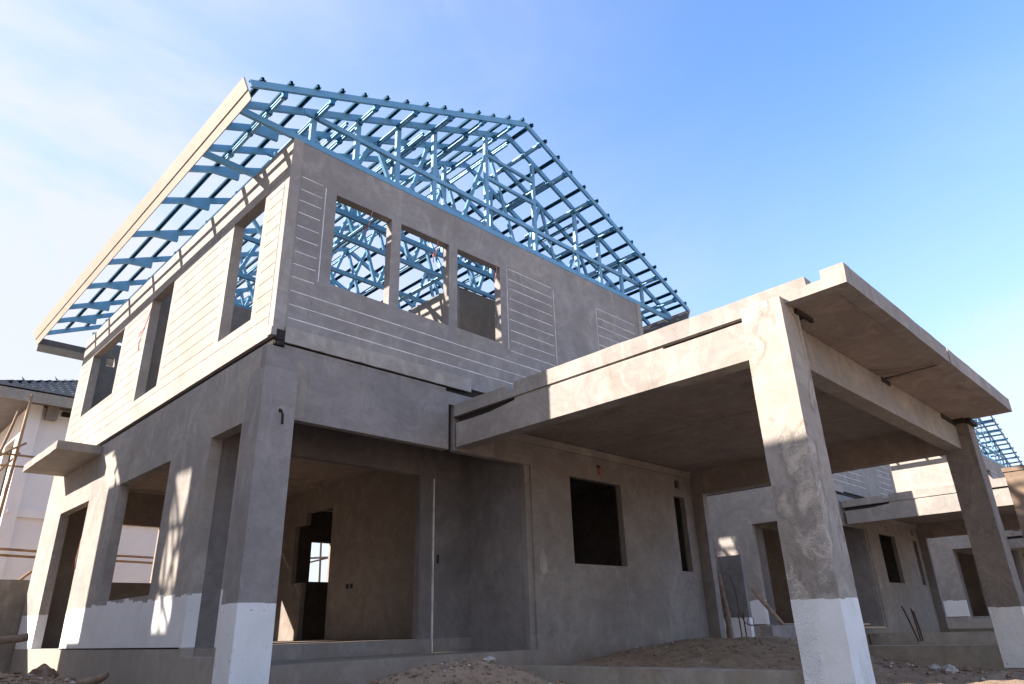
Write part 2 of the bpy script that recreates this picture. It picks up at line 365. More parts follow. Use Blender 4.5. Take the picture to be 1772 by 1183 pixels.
def make_house():
    R = empty('unfinished_house', (0, 0, 0))
    # --- upper storey
    h = [(.62, 1.55, .39, 2.15), (3.69, 4.67, .37, 2.15), (6.01, 7.87, .85, 2.10)]
    hl = []
    for z in GZ:
        spans = [(.14, 8.5)] if z < .37 else [(.14, .5), (1.68, 3.56), (4.80, 5.88 if z > .8 else 8.5), (8.0, 8.5)]
        if z > .37 and z < .8: spans = spans[:3]
        hl += [(a, b, z) for a, b in spans]
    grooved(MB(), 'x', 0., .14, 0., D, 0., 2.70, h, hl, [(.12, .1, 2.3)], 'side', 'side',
            extra=[(0, .05, 0, .07, .03, 'dark')]).build('upper_wall', R)
    hf = [(.66, 1.525, .855, 2.15), (1.68, 2.54, .85, 2.15), (2.70, 3.57, .86, 2.15)]
    hl = []
    for z in GZ:
        if z < .75: hl.append((.165, 4.79, z))
        else: hl += [(.165, .46, z), (3.765, 4.775, z)]
        if z < 2.19 or 1: hl.append((5.995, 7.14, z))
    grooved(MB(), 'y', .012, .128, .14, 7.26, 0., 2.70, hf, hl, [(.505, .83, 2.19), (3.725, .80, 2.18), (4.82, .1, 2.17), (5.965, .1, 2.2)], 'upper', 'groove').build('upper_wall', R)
    grooved(MB(), 'x', W, -.14, 0., D, 0., 2.70, [(5.05, 6.0, .45, 2.55), (6.75, 7.9, 1.15, 2.55)], [], [], 'side', 'side').build('upper_wall', R)  # openings out of view, placed to pass sun onto the next house
    grooved(MB(), 'y', D, -.12, .14, 7.26, 0., 2.70, [(.40, .56, 2.20, 2.45), (1.3, 2.4, .9, 2.1), (5.2, 6.4, .9, 2.1)], [], [], 'upper', 'upper').build('upper_wall', R)
    # upper partitions
    grooved(MB(), 'x', 4.13, .10, 1.75, 8.57, 0., 2.70, [(4.2, 5.0, 0, 2.0)], [], [], 'side', 'side').build('partition_wall', R)
    MB().box(4.23, 7.26, 1.75, 1.85, 0, 2.70, 'inner').build('partition_wall', R)
    MB().box(.14, 2.1, 5.12, 5.22, 0, 2.70, 'inner').build('partition_wall', R)
    MB().box(4.23, 7.26, 5.4, 5.5, 0, 2.70, 'inner').build('partition_wall', R)
    # lifting loops on top of the partition
    MB().tube([(4.95, 1.8, 2.69), (4.95, 1.8, 2.76), (5.0, 1.8, 2.79), (5.05, 1.8, 2.76), (5.05, 1.8, 2.69)], .01, 'rust', 5).build('lifting_loop', R)
    # --- floor between storeys, dark joint, mortar band
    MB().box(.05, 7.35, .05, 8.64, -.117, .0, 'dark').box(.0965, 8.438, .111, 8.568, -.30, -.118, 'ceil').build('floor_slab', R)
    b = MB(); n = 26
    for i in range(n):
        a0 = .15 + (2.93 - .15) * i / n; a1 = .15 + (2.93 - .15) * (i + 1) / n
        t0 = .135 + .012 * noise.noise(Vector((a0 * 3, 1, 2))); d0 = -.006 - .010 * noise.noise(Vector((a0 * 2, 4, 2)))
        b.box(a0, a1, -.016 + d0 * .5, .011, -.058 + .004 * noise.noise(Vector((a0 * 5, 8, 2))), t0, 'mortar')
    b.build('mortar_band', R)
    b = MB(); b.box(.035, .15, -.018, .03, -.045, .078, 'dark'); b.box(.045, .13, -.012, .03, -.10, -.05, 'dark')
    b.box(-.035, .03, -.05, .05, -.02, .078, 'mortar'); b.box(.06, .15, -.03, -.016, -.115, -.055, 'dark').box(.16, 2.50, .006, .05, -.124, -.078, 'lower')
    b.build('corner_bracket', R, bevel=.004)
    # --- lower storey, left side
    hA = [(.38, 1.20, -3.265, -.94), (2.41, 4.40, -2.60, -.98), (5.86, 7.53, -3.175, -1.0)]
    grooved(MB(), 'x', -.045, .14, .10, D, -3.95, -.125, hA, [], [], 'painted', 'painted', extra=[(1.25, 5.82, -3.19, -3.172, .02, 'dark')]).build('lower_wall', R)
    MB().box(-.06, .33, -.06, .30, -4.2, -.395, 'corner').rough(.15, .004, 2.).build('porch_column', R)
    MB().box(-.035, .3405, -.004, .10, -.39, -.125, 'lower').build('column_head', R)
    MB().prism([(.342, .002, -.90), (.47, .002, -.88), (.48, .002, -.40), (.43, .002, -.29), (.342, .002, -.22)], (0, .0025, 0), 'tie').build('patching_mortar', R)
    b = MB(); b.tube([(.155, -.055, -.86), (.165, -.085, -.87), (.175, -.10, -.92), (.18, -.10, -1.02)], .013, 'dark', 7)
    b.box(.14, .175, -.066, -.058, -.885, -.845, 'dark'); b.box(.13, .20, -.064, -.0605, -.89, -.815, 'mortar').build('conduit_stub', R)
    # --- lower storey, front
    holes = [(.33, 4.09, -3.352, -.915), (4.94, 6.22, -2.245, -.965), (7.79, 8.14, -2.265, -.975)]
    ex = [(2.545, 2.64, -.915, -.30, .07, 'dark'), (4.232, 4.325, -2.276, -2.23, .04, 'dark'), (5.618, 5.73, -.744, -.703, .05, 'dark'),
          (7.87, 8.02, -.823, -.68, .05, 'dark')]
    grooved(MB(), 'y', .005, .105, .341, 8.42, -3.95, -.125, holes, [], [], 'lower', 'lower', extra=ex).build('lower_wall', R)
    MB().box(5.635, 5.715, .001, .0046, -.86, -.745, 'brick').build('rust_stain', R)
    MB().prism([(4.20, 0.003, -2.36), (4.27, 0.003, -2.42), (4.35, 0.003, -2.38), (4.35, 0.003, -2.277), (4.325, 0.003, -2.229), (4.29, 0.003, -2.07), (4.25, 0.003, -2.08), (4.232, 0.003, -2.15), (4.20, 0.003, -2.2)], (0, .0015, 0), 'mortar').build('patching_mortar', R)
    MB().box(2.72, 8.38, -.035, .0045, -.60, -.485, 'beam').rough(.2, .006, 2.).build('ledge', R)
    grooved(MB(), 'x', 8.60, -.16, -.20, D, -3.95, -.475, [(3., 4., -2.3, -1.), (6.2, 6.8, -2.0, -1.3)], [], [], 'lower', 'lower').build('lower_wall', R)
    grooved(MB(), 'y', D, -.12, .095, 8.44, -3.95, -.30, [(.9, 2.0, -2.05, -.96), (5.45, 5.985, -1.95, -1.055)], [], [], 'inner', 'inner').build('lower_wall', R)
    MB().box(7.42, 8.60, .12, D, -.47, -.29, 'slab').build('flat_roof', R)
    # terrace and inner wall
    MB().box(.10, 4.09, .112, 1.20, -3.70, -3.352, 'tie').box(.10, 8.43, 1.20, 8.56, -3.7, -3.19, 'inner').build('ground_slab', R, bevel=.012)
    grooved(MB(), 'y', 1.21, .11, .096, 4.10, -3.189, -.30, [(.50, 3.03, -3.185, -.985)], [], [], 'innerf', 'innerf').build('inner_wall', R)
    MB().box(.33, 4.09, 1.185, 1.209, -3.352, -3.189, 'lower').build('door_sill', R)
    MB().box(3.254, 3.27, 1.182, 1.209, -3.352, -1.02, 'groove').build('corner_bead', R)
    MB().box(3.34, 3.375, 1.20, 1.2085, -2.21, -2.09, 'dark').build('switch_box', R)
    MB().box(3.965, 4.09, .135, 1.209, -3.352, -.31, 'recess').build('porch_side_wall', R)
    MB().box(3.985, 4.09, .035, .13, -3.352, -.915, 'lower').build('wall_pier', R)
    # ground floor partitions
    grooved(MB(), 'x', 4.10, .10, 1.32, 8.57, -3.189, -.30, [(5.41, 6.42, -3.185, -.775), (6.42, 6.86, -2.13, -1.0)], [], [], 'inner', 'inner').build('partition_wall', R)
    MB().box(4.2, 8.44, 5.0, 5.1, -3.189, -.30, 'inner').build('partition_wall', R)
    b = MB(); b.tube([(1.0, 3.4, -.315), (4.0, 3.5, -.315)], .014, 'dark', 6).build('ceiling_conduit', R)
    for y in (4.55, 4.68): MB().box(4.092, 4.099, y, y + .08, -2.34, -2.26, 'dark').build('socket_box', R)
    # canopy over the rear side door
    MB().box(-.69, -.046, 5.69, 7.90, -.284, -.150, 'slab').rough(.15, .006, 3.).build('window_canopy', R)
    # --- carport
    b = MB()
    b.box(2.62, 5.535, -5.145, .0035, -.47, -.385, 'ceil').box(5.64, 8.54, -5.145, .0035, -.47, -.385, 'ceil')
    b.box(2.75, 8.45, -5.03, -.06, -.382, -.355, 'slab')
    b.build('carport_roof', R, bevel=.006)
    # upstand along the slab edge with its two notches
    prof = [(-5.16, -4.955, -.287), (-4.955, -4.82, -.372), (-4.82, -1.165, -.29), (-1.165, -1.035, -.405), (-1.035, -.04, -.305)]
    b = MB()
    for y0, y1, zt in prof: b.box(2.603, 2.619, y0, y1, -.472, min(zt, -.385), 'slab'); 
    b = MB(); us = [p[0] for p in prof] + [prof[-1][1]]
    def cell(u, z):
        for y0, y1, zt in prof:
            if y0 < u < y1: return (0., 'slab') if z < zt else None
    b.grid('x', 2.603, us + [-3.9, -2.6], [-.474] + [p[2] for p in prof], cell, .14)
    b.rough(.14, .007, 2.5)
    for v in b.bm.verts:
        if v.co.z < G - .46: v.co.z = G - .474
    b.build('slab_edge', R)
    b = MB(); b.box(2.744, 5.558, -5.163, -5.03, -.474, -.287, 'slab').rough(.16, .005, 2.).build('slab_edge', R)
    b = MB(); b.box(5.612, 8.45, -5.163, -5.03, -.474, -.287, 'slab').rough(.16, .005, 2.).build('slab_edge', R)
    b = MB(); b.box(8.45, 8.555, -5.163, -.05, -.474, -.287, 'slab').rough(.16, .005, 2.).build('slab_edge', R)
    MB().box(5.559, 5.611, -5.13, -5.03, -.44, -.30, 'dark').box(5.537, 5.638, -5.02, -4.26, -.462, -.39, 'dark').tube([(5.60, -5.1, -.466), (5.60, -4.46, -.466)], .010, 'mortar', 6).build('joint_pipe', R)
    MB().box(5.536, 5.639, -4.24, -.1, -.4705, -.435, 'ceil').box(5.575, 5.60, -4.24, -.1, -.476, -.4706, 'groovea').build('joint_filler', R)
    # beams
    def beamx(x0, x1, y0, y1, m='beam', drop=True):
        b = MB().box(x0, x1, y0, y1, -.89, -.515 if drop else -.474, m); b.rough(.15, .004, 1.5)
        if not drop: return b
        for v in b.bm.verts:            # the top edge drops at both ends, leaving a black wedge under the slab
            if v.co.z > G - .53 and v.co.y > -1.2: v.co.z -= .05 * min(1, (v.co.y + 1.2) / .5)
        b.box(x0 + .05, x1 - .04, y0 + .02, y1 - .005, -.60, -.474, 'dark').box(x0 + .014, x0 + .06, -3.3, -1.15, -.512, -.474, 'mortar')
        return b
    beamx(2.615, 2.815, -4.235, -.07).build('carport_beam', R)
    beamx(8.48, 8.68, -4.235, -.21, 'ceil', False).build('carport_beam', R)
    b = MB(); b.box(2.878, 8.465, -4.452, -4.26, -.89, -.476, 'beam').rough(.2, .004, 1.2).build('carport_beam', R)
    for q in ((2.89, 3.18, -4.465, -4.453, -.57, -.476), (5.46, 5.74, -4.465, -4.453, -.53, -.476), (7.8, 8.46, -4.465, -4.453, -.545, -.476),
              (2.79, 3.14, -4.64, -4.612, -.515, -.475), (2.885, 3.02, -4.60, -4.3, -.50, -.475), (8.40, 8.80, -4.67, -4.612, -.54, -.475), (8.33, 8.455, -4.60, -4.30, -.52, -.475)):
        MB().box(*q, 'dark').build('joint_plate', R)
    b = MB().box(2.516, 2.882, -4.609, -4.232, -4.4, -.425, 'cpcol').rough(.10, .006, 2.5); b.build('carport_column', R)
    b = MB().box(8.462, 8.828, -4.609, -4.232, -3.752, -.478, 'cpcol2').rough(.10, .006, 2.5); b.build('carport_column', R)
    MB().box(8.30, 9.05, -4.95, -4.0, -4.1, -3.755, 'tie').rough(.15, .012, 3.).build('column_footing', R)
    MB().box(2.60, 2.80, -4.24, -.04, -4.1, -3.46, 'tie').rough(.2, .005, 2.).build('tie_beam', R)
    MB().box(8.47, 8.67, -4.24, -.21, -4.1, -3.48, 'tie').rough(.2, .005, 2.).build('tie_beam', R)
    # --- roof steel
    def webface(m, x0, z0, x1, z1, y, w=.04, h=.075, side=-1):
        m.cbar((x0, y, z0), (x1, y, z1), h, w, 'blue', up=(0, 1, 0), side=side)
    def chord(m, x0, z0, x1, z1, y, h=.09, w=.045, mat='blue'):
        return m.cbar((x0, y, z0), (x1, y, z1), w, h, mat, side=1)     # web faces the front
    lx, rx = AX - HALF, AX + HALF
    def gable_truss(y):
        m = MB(); chord(m, lx, ztop(lx), AX, ztop(AX), y); chord(m, AX, ztop(AX), rx, ztop(rx), y)
        t = m.build('roof_truss', R)
        m = MB(); chord(m, lx + .03, ZB, rx - .03, ZB, y - .002, .085).build('bottom_chord', t)
        m = MB(); z = 3.185; dx = (ztop(AX) - z) / SL; chord(m, AX - dx, z, AX + dx, z, y - .006, .07).build('bottom_chord', t)
        for x in (.25, .91, 1.58, 2.25, 3.33, 4.455, 5.56, 6.22, 6.88, 7.54):
            m = MB(); m.cbar((x, y + .004, ZB - .04), (x, y + .004, ztop(x) - .02), .075, .04, 'blue', up=(0, 1, 0), side=1)
            m.box(x - .0375, x + .0375, y - .021, y - .017, ZB - .04, ztop(x) - .02, 'blue'); m.build('web_member', t)
        for z in (4.19, 3.74):
            m = MB(); chord(m, 3.33, z, 4.455, z, y - .004, .055).build('web_member', t)
        return t
    gable_truss(.03)
    def truss(y):
        m = MB(); chord(m, lx, ztop(lx), AX, ztop(AX), y); chord(m, AX, ztop(AX), rx, ztop(rx), y)
        for s in (-1, 1):      # tapered heel plates over the eaves
            xe = AX + s * (HALF - .40); xw = AX + s * (HALF - .79)
            m.prism([(xe, y - .024, ztop(xe) - .02), (xw, y - .024, ztop(xw) - .05), (xw, y - .024, ztop(xw) - .175), (xe, y - .024, ztop(xe) - .045)], (0, .045, 0), 'blue')
        t = m.build('roof_truss', R)
        m = MB(); chord(m, .0, ZB + .005, W + .05, ZB + .005, y, .075).build('bottom_chord', t)
        bn = [.05, 1.05, 2.05, 3.10, 4.64, 5.70, 6.70, 7.62]; tn = [.5, 1.5, 2.55, 3.87, 5.2, 6.25, 7.2]
        for a, b2, c in zip(bn, tn, bn[1:]):
            for x0 in (a, c):
                m = MB(); s_ = 1 if x0 == a else -1
                m.cbar((x0 + s_ * .03, y + .002, ZB + .03), (b2 - s_ * .03, y + .002, ztop(b2) - .04), .06, .04, 'blue', up=(0, 1, 0), side=s_)
                m.build('web_member', t)
        return t
    gable_truss(1.12)
    for y in (.55, 1.72, 2.75, 4.0, 5.2, 6.4, 7.55, 8.4): truss(y)
    # battens over the trusses, along the ridge direction
    nb = 14
    for s in (-1, 1):
        for i in range(nb):
            x = AX + s * (.10 + (HALF - .22) * i / (nb - 1)); z = ztop(x) + .052; u = (s * SL, 0, 1)
            e = random.uniform(-.02, .02)
            MB().hat((x, -.455 + e, z), (x, 9.28, z), 'batten', up=Vector(u)).build('roof_batten', R)
    # barge rafters at both gables
    for y in (-.40, 9.22):
        m = MB(); chord(m, lx - .01, ztop(lx) - .0, AX, ztop(AX), y, .088, .04); m.build('barge_rafter', R)
        m = MB(); chord(m, AX, ztop(AX), rx + .01, ztop(rx), y, .088, .04); m.build('barge_rafter', R)
    # lookouts carried under the top chords, with clips
    for s in (-1, 1):
        for q, d in enumerate((.35, 1.0, 1.65, 2.3, 2.95, 3.6, 4.22)):
            x = AX + s * d; z = ztop(x) - .085
            m = MB().cbar((x, -.385, z), (x, 1.26, z), .04, .07, 'blue', side=-s)
            lk = m.build('lookout', R)
            for yy in (-.36, .03, .55, 1.12):
                c = MB().prism([(x - .032, yy - .045, z - .041), (x + .032, yy - .045, z - .041), (x + .026, yy - .05, z + .05), (x - .026, yy - .05, z + .05)], (0, .07, .01), 'clip').build('clip', lk)
    # longitudinal bracing inside the roof
    for x, z in ((1.9, ZB + .07), (5.8, ZB + .07), (AX, ztop(AX) - .14), (2.05, ztop(2.05) - .13), (5.7, ztop(5.7) - .13), (.75, ztop(.75) - .10), (2.95, ztop(2.95) - .10), (4.8, ztop(4.8) - .10), (6.9, ztop(6.9) - .10), (3.87, ZB + .07)):
        MB().cbar((x, .05, z), (x, 8.6, z), .04, .06, 'blue').build('longitudinal_brace', R)
    for a, c, y0, y1 in ((2.05, 1, .55, 1.72), (5.7, -1, .55, 1.72), (2.05, 1, 4.0, 5.2), (5.7, -1, 4.0, 5.2), (AX, 1, 1.72, 2.75), (AX, 1, 7.55, 8.4)):
        MB().cbar((a, y0 + .03, ZB + .06), (a, y1 - .03, ztop(a) - .1), .04, .05, 'blue').build('diagonal_brace', R)
    # fascia boards, square to the roof slope
    def fascia(s):
        m = MB(); y0, y1 = -.40, 9.30
        X = lambda x: AX + s * (AX - x) if s > 0 else x
        zf = 2.595; xb = -.735
        def pt(k, o, y): return (X(xb - .41 * k - .913 * o), y, zf + .913 * k - .41 * o)
        m.prism([pt(0, 0, y0), pt(.115, 0, y0), pt(.115, .012, y0), pt(0, .012, y0)], (0, y1 - y0, 0), 'fascia')
        m.prism([pt(.117, .004, y0), pt(.275, .004, y0), pt(.275, .022, y0), pt(.117, .022, y0)], (0, y1 - y0, 0), 'fascia')
        m.prism([pt(.0, -.004, y0 + .01), pt(.27, -.004, y0 + .01), pt(.27, -.001, y0 + .01), pt(0, -.001, y0 + .01)], (0, y1 - y0 - .02, 0), 'fasciain')
        return m.build('fascia_board', R)
    fascia(-1)
    f2 = fascia(1)
    m = MB(); m.box(-.74, 8.46, 9.262, 9.28, 2.58, 2.74, 'fasciain').box(-.74, 8.46, 9.24, 9.26, 2.44, 2.60, 'tie').build('fascia_board', R)
    MB().box(W - .13, W - .01, 3.4, 8.1, 2.702, 3.22, 'side').build('infill_or_shade_panel', R)  # unseen panel added to stop sun passing over the wall top
    MB().box(W + .01, 8.40, 3.4, 8.1, 2.64, 2.655, 'fasciain').build('sun_block_board', R)  # hidden board added under the eave to keep sun off the next wall
    return R

house = make_house()
tag(house, 'nearest grey concrete house with blue roof trusses and cream fascia, in the middle', 'house', 'houses under construction in a row')

def place(dx, dy, label):
    c = copy_tree(house); c.location = (dx, dy, 0); tag(c, label, 'house'); return c
def kids(o, name): return [c for c in o.children if c.name.split('.')[0] == name]
hl_ = place(-13.1, 0, 'unfinished house beyond the left edge whose roof steel throws shadows on the side wall')
for n_ in ('fascia_board', 'barge_rafter'):  # rear boards and rafters taken off so the cast sun strip widens
    for c in kids(hl_, n_):
        ys_ = [(c.matrix_local @ Vector(q)).y for q in c.bound_box]
        if min(ys_) > 9: bpy.data.objects.remove(c)
for i_, c in enumerate(kids(hl_, 'roof_batten')):  # steel of this unseen roof thinned to let more sun through
    if i_ % 2: bpy.data.objects.remove(c)
for i_, c in enumerate(kids(hl_, 'roof_truss')):
    if i_ in (2, 5, 7):
        for q in list(c.children): bpy.data.objects.remove(q)
        bpy.data.objects.remove(c)
MB().box(W - .13, W - .01, .02, 3.399, 2.702, 3.22, 'side').build('infill_or_shade_panel', hl_)  # added out of view to close the sunlit gap over the wall
MB().box(W + .01, 8.40, -.35, 3.399, 2.64, 2.655, 'fasciain').build('sun_block_board', hl_)  # added out of view to block sun through the eave
h2_ = place(13.05, 0, 'second house in the row, its walls seen through the open carport')
for c in kids(h2_, 'carport_column'):
    if min(q[0] for q in c.bound_box) < 5: c.location = (0, .0, .0)
h3_ = place(26.2, -.9, 'farthest house at the right edge with blue roof steel behind the second carport column')
MB().box(.003, .13, .62, 1.55, .39, 2.15, 'side').build('infill_or_shade_panel', h3_)

# ------------------------------------------------------------------ ground
def gauss(x, y, cx, cy, sx, sy, a=0.):
    c, s = math.cos(a), math.sin(a); u = (x - cx) * c + (y - cy) * s; v = -(x - cx) * s + (y - cy) * c
    return math.exp(-.5 * ((u / sx) ** 2 + (v / sy) ** 2))
def gh(x, y):
    z = -3.80
    z += .26 * (.5 - .5 * math.tanh((x + .35) * 3)) * (.5 + .5 * math.tanh((y + 1.2) * 1.1))
    z += .40 * gauss(x, y, 1.35, -1.55, .75, .42, -.5)                        # mound in front of the porch
    z += .46 * gauss(x, y, 6.3, -1.1, 2.3, 1.2)                               # spoil inside the carport
    z += .25 * gauss(x, y, 9.8, -.3, 1.5, 1.4)
    z += .12 * gauss(x, y, -1.2, 3.4, .6, 1.6)
    if 2.5 < x < 2.9 and y < 0: z = min(z, -3.55)
    r = math.hypot(x + 3, y + 6.8)
    if r < 22:
        z += .035 * noise.noise(Vector((x * 1.3, y * 1.3, 0))) + .03 * noise.noise(Vector((x * 5, y * 5, 3))) + .014 * noise.noise(Vector((x * 14, y * 14, 5)))
        if r < 14: z += .012 * abs(noise.noise(Vector((x * 27, y * 27, 5))))
    return z
def axis(lo, hi, dense0, dense1, d, far):
    v = [dense0]
    while v[-1] < dense1: v.append(v[-1] + d)
    s = d
    while v[-1] < hi: s *= 1.35; v.append(v[-1] + min(s, far))
    s = d; w = [dense0]
    while w[-1] > lo: s *= 1.35; w.append(w[-1] - min(s, far))
    return sorted(set(w + v))
xs = axis(-600, 900, -3.2, 10.5, .055, 120); ys = axis(-300, 1200, -4.6, 6., .055, 120)
bm = bmesh.new(); g = [[bm.verts.new((x, y, gh(x, y) + G)) for x in xs] for y in ys]
for j in range(len(ys) - 1):
    for i in range(len(xs) - 1): bm.faces.new((g[j][i], g[j][i + 1], g[j + 1][i + 1], g[j + 1][i])).smooth = True
me = bpy.data.meshes.new('ground'); bm.to_mesh(me); bm.free(); me.materials.append(M['soil'])
ground = bpy.data.objects.new('ground', me); COL.objects.link(ground); ground['kind'] = 'structure'

# ------------------------------------------------------------------ boundary walls
t = MB().box(-4.5, .06, 8.95, 9.12, -4.0, -2.01, 'oldwall').rough(.2, .006, 2).build('boundary_wall', center=True)
tag(t, 'streaked grey boundary wall behind the rear left corner of the nearest house', 'wall')
t = MB().box(10.72, 10.83, .42, 8.5, -4.1, -1.82, 'fence').rough(.25, .004, 2).build('boundary_wall', center=True)
tag(t, 'grey dividing wall with white primed foot between the nearest and second house', 'wall')
t = MB().box(23.4, 23.51, .42, 8.5, -4.1, -1.82, 'fence').rough(.25, .004, 2).build('boundary_wall', center=True)
tag(t, 'narrow dividing wall between the second house and the farthest house', 'wall')
t = MB().box(10.95, 12.9, .10, .35, -4.1, -3.20, 'lower').rough(.2, .005, 2).build('retaining_block', center=True)
tag(t, 'low grey concrete kerb in front of the second house side wall', 'kerb')

M['brown'] = concrete('brown concrete', (.27, .18, .115), (.36, .25, .165), stain=(.12, .07, .04), stain_amt=.5, streak=.4)  # one brown mix for shaft and cap
g_ = empty('gate_pillar', (10.9, -4.6, 0))
for nm_, bx_ in (('shaft', (10.82, 11.16, -4.80, -4.47, -4.1, -.93)), ('cap', (10.80, 11.18, -4.84, -4.455, -.929, -.86))):
    o_ = MB().box(*bx_, 'brown').rough(.12, .008, 3.).build(nm_, loc=(10.9, -4.6, 0)); o_.parent = g_; o_.location = (0, 0, 0)
tag(g_, 'brown pillar with a thin cap at the right edge of the picture', 'pillar')

# ------------------------------------------------------------------ finished house behind
def back_house():
    R = empty('finished_house', (.2, 14.7, 0)); off = R.location
    def P(mb, name, **k):
        o = mb.build(name, loc=(.2, 14.7, 0), **k); o.parent = R; o.location = (0, 0, 0); return o
    P(grooved(MB(), 'y', 14.7, .15, .25, 4.6, -4, 2.80, [], [], [], 'white', 'white'), 'wall')
    P(MB().box(.20, .5, 14.55, 14.9, -4, 2.80, 'white'), 'wall_pier')
    P(grooved(MB(), 'x', .22, .15, 14.9, 23.5, -4, 2.8, [(15.6, 16.9, .5, 2.1), (15.6, 16.9, -2.6, -1.0)], [], [], 'white', 'white'), 'wall')
    P(MB().box(.24, .30, 15.6, 16.9, -.3, .5, 'brick'), 'brick_panel')
    P(MB().box(.5, 4.62, 14.62, 14.699, -.12, .10, 'white'), 'floor_band')
    P(MB().box(.26, .34, 14.50, 14.549, -.05, .06, 'white').box(.60, .85, 14.40, 14.699, 2.45, 2.80, 'lower').box(.98, 1.22, 14.60, 14.699, 2.62, 2.74, 'dark'), 'eave_bracket')
    P(MB().box(4.45, 4.6, 14.85, 23.5, -4, 2.8, 'white'), 'wall')
    P(MB().box(.22, 4.6, 23.5, 23.65, -4, 2.8, 'white'), 'wall')
    # hip roof with rounded tiles
    x0, x1, y0, y1, ze = -.62, 5.4, 14.02, 24.4, 3.02
    P(MB().box(x0, x1, y0 - .02, y0, 2.70, 2.98, 'tie').box(x0 - .02, x0, y0, y1, 2.70, 2.98, 'tie').box(x0, x1, y0, y1, 2.80, 2.815, 'fasciain'), 'fascia_board')
    m = MB(); tp = .24; rows = 12; k = m.mi('tile'); s = .50
    def roof_rows(A, B, nrm_in, depth, cutl, cutr):
        A = Vector(A); B = Vector(B); du = (B - A).normalized(); L = (B - A).length; inn = Vector(nrm_in)
        for r in range(int(depth / tp)):
            d0, d1 = r * tp, (r + 1) * tp + .05
            ua = d0 * cutl; ub = L - d0 * cutr
            if ub <= ua: break
            n = max(2, int((ub - ua) / .035)); prev = None
            for i in range(n + 1):
                u = ua + (ub - ua) * i / n; hgt = .07 * abs(math.sin(math.pi * u / .23)) 
                lift = .05
                v0 = m.bm.verts.new(A + du * u + inn * d0 + Vector((0, 0, G + d0 * s + hgt + lift)))
                v1 = m.bm.verts.new(A + du * u + inn * d1 + Vector((0, 0, G + d1 * s + hgt * .6)))
                v2 = m.bm.verts.new(A + du * u + inn * d0 + Vector((0, 0, G + d0 * s)))
                if prev:
                    for q in ((prev[0], v0, v1, prev[1]), (prev[2], v2, v0, prev[0])):
                        f = m.bm.faces.new(q); f.material_index = k
                prev = (v0, v1, v2)
    roof_rows((x0 - .03, y0 - .03, ze), (x1, y0 - .03, ze), (0, 1, 0), 3.0, 1, 1)
    roof_rows((x0 - .03, y1, ze), (x0 - .03, y0 - .03, ze), (1, 0, 0), 3.0, 1, 1)
    P(m, 'roof_tiles')
    for i in (1, 4, 7):
        m = MB()       # loose raised tile ends along the uncapped hip
        d = .35 + i * .30; p = Vector((x0 + d, y0 + d, ze + d * s + .05))
        m.prism([(p.x - .10, p.y, p.z), (p.x + .10, p.y + .02, p.z), (p.x - .02, p.y + .05, p.z + .03), (p.x - .16, p.y, p.z + .14)], (0, .02, 0), 'tile')
        P(m, 'hip_tile')
    tag(R, 'white finished house with grey tiled roof behind the nearest house at left', 'house')
back_house()

# ------------------------------------------------------------------ scaffold in front of it
def scaffold():
    R = empty('bamboo_scaffold', (0, 13.6, 0))
    def pole(a, b, r=.035):
        a = Vector(a); b = Vector(b); n = 7; m = MB()
        pts = [a.lerp(b, i / n) + Vector((noise.noise(a + Vector((i, 0, 0))) * .02, noise.noise(b + Vector((0, i, 0))) * .02, noise.noise(a + Vector((0, 0, i))) * .02)) for i in range(n + 1)]
        m.tube(pts, r, 'bamboo', 7, r * .8); o = m.build('pole', loc=(0, 13.6, 0)); o.parent = R; o.location = (0, 0, 0)
    pole((-.10, 13.55, -3.9), (.04, 13.6, 2.78), .045)
    pole((-.62, 13.9, -1.0), (-.10, 13.9, 2.45), .04)
    pole((-2.4, 13.5, 1.20), (.52, 13.5, 1.18)); pole((-2.4, 13.7, .90), (.30, 13.7, .95), .03)
    pole((-2.4, 13.5, -1.00), (3.9, 13.55, -1.08)); pole((-2.4, 13.62, -1.13), (3.8, 13.65, -1.20))
    pole((-1.6, 13.45, .1), (.15, 13.45, 1.5), .035); pole((-1.3, 13.8, -.9), (.1, 13.75, 1.3), .03)
    pole((.25, 12.6, -2.0), (.75, 12.6, -1.55), .04)
    pole((2.6, 13.6, -3.9), (2.62, 13.6, 1.0), .04)
    pole((-1.9, 13.6, -3.9), (-1.85, 13.6, 2.9), .04)
    tag(R, 'bamboo scaffold of tied poles in front of the white finished house', 'scaffold')
    R = empty('bamboo_scaffold', (9.5, 15.5, 0))
    def pole2(a, b, r=.04):
        m = MB().tube([a, tuple((Vector(a) + Vector(b)) / 2 + Vector((.02, 0, .02))), b], r, 'bamboo', 6, r * .8); o = m.build('pole', loc=(9.5, 15.5, 0)); o.parent = R; o.location = (0, 0, 0)
    pole2((9.75, 15.5, -3.9), (9.6, 15.5, 1.4)); pole2((8.2, 15.4, -.78), (11.2, 15.4, -.55)); pole2((8.2, 15.6, -1.1), (11.2, 15.6, -.35), .035)
    pole2((8.2, 15.5, -1.95), (11.2, 15.5, -1.8)); pole2((11.1, 15.5, -3.9), (11.1, 15.5, 1.3))
    m = MB().box(9.35, 9.95, 15.3, 15.38, -.05, .35, 'plank').build('board', loc=(9.5, 15.5, 0)); m.parent = R; m.location = (0, 0, 0)
    tag(R, 'pole scaffold seen through the rear kitchen window of the nearest house', 'scaffold')
scaffold()

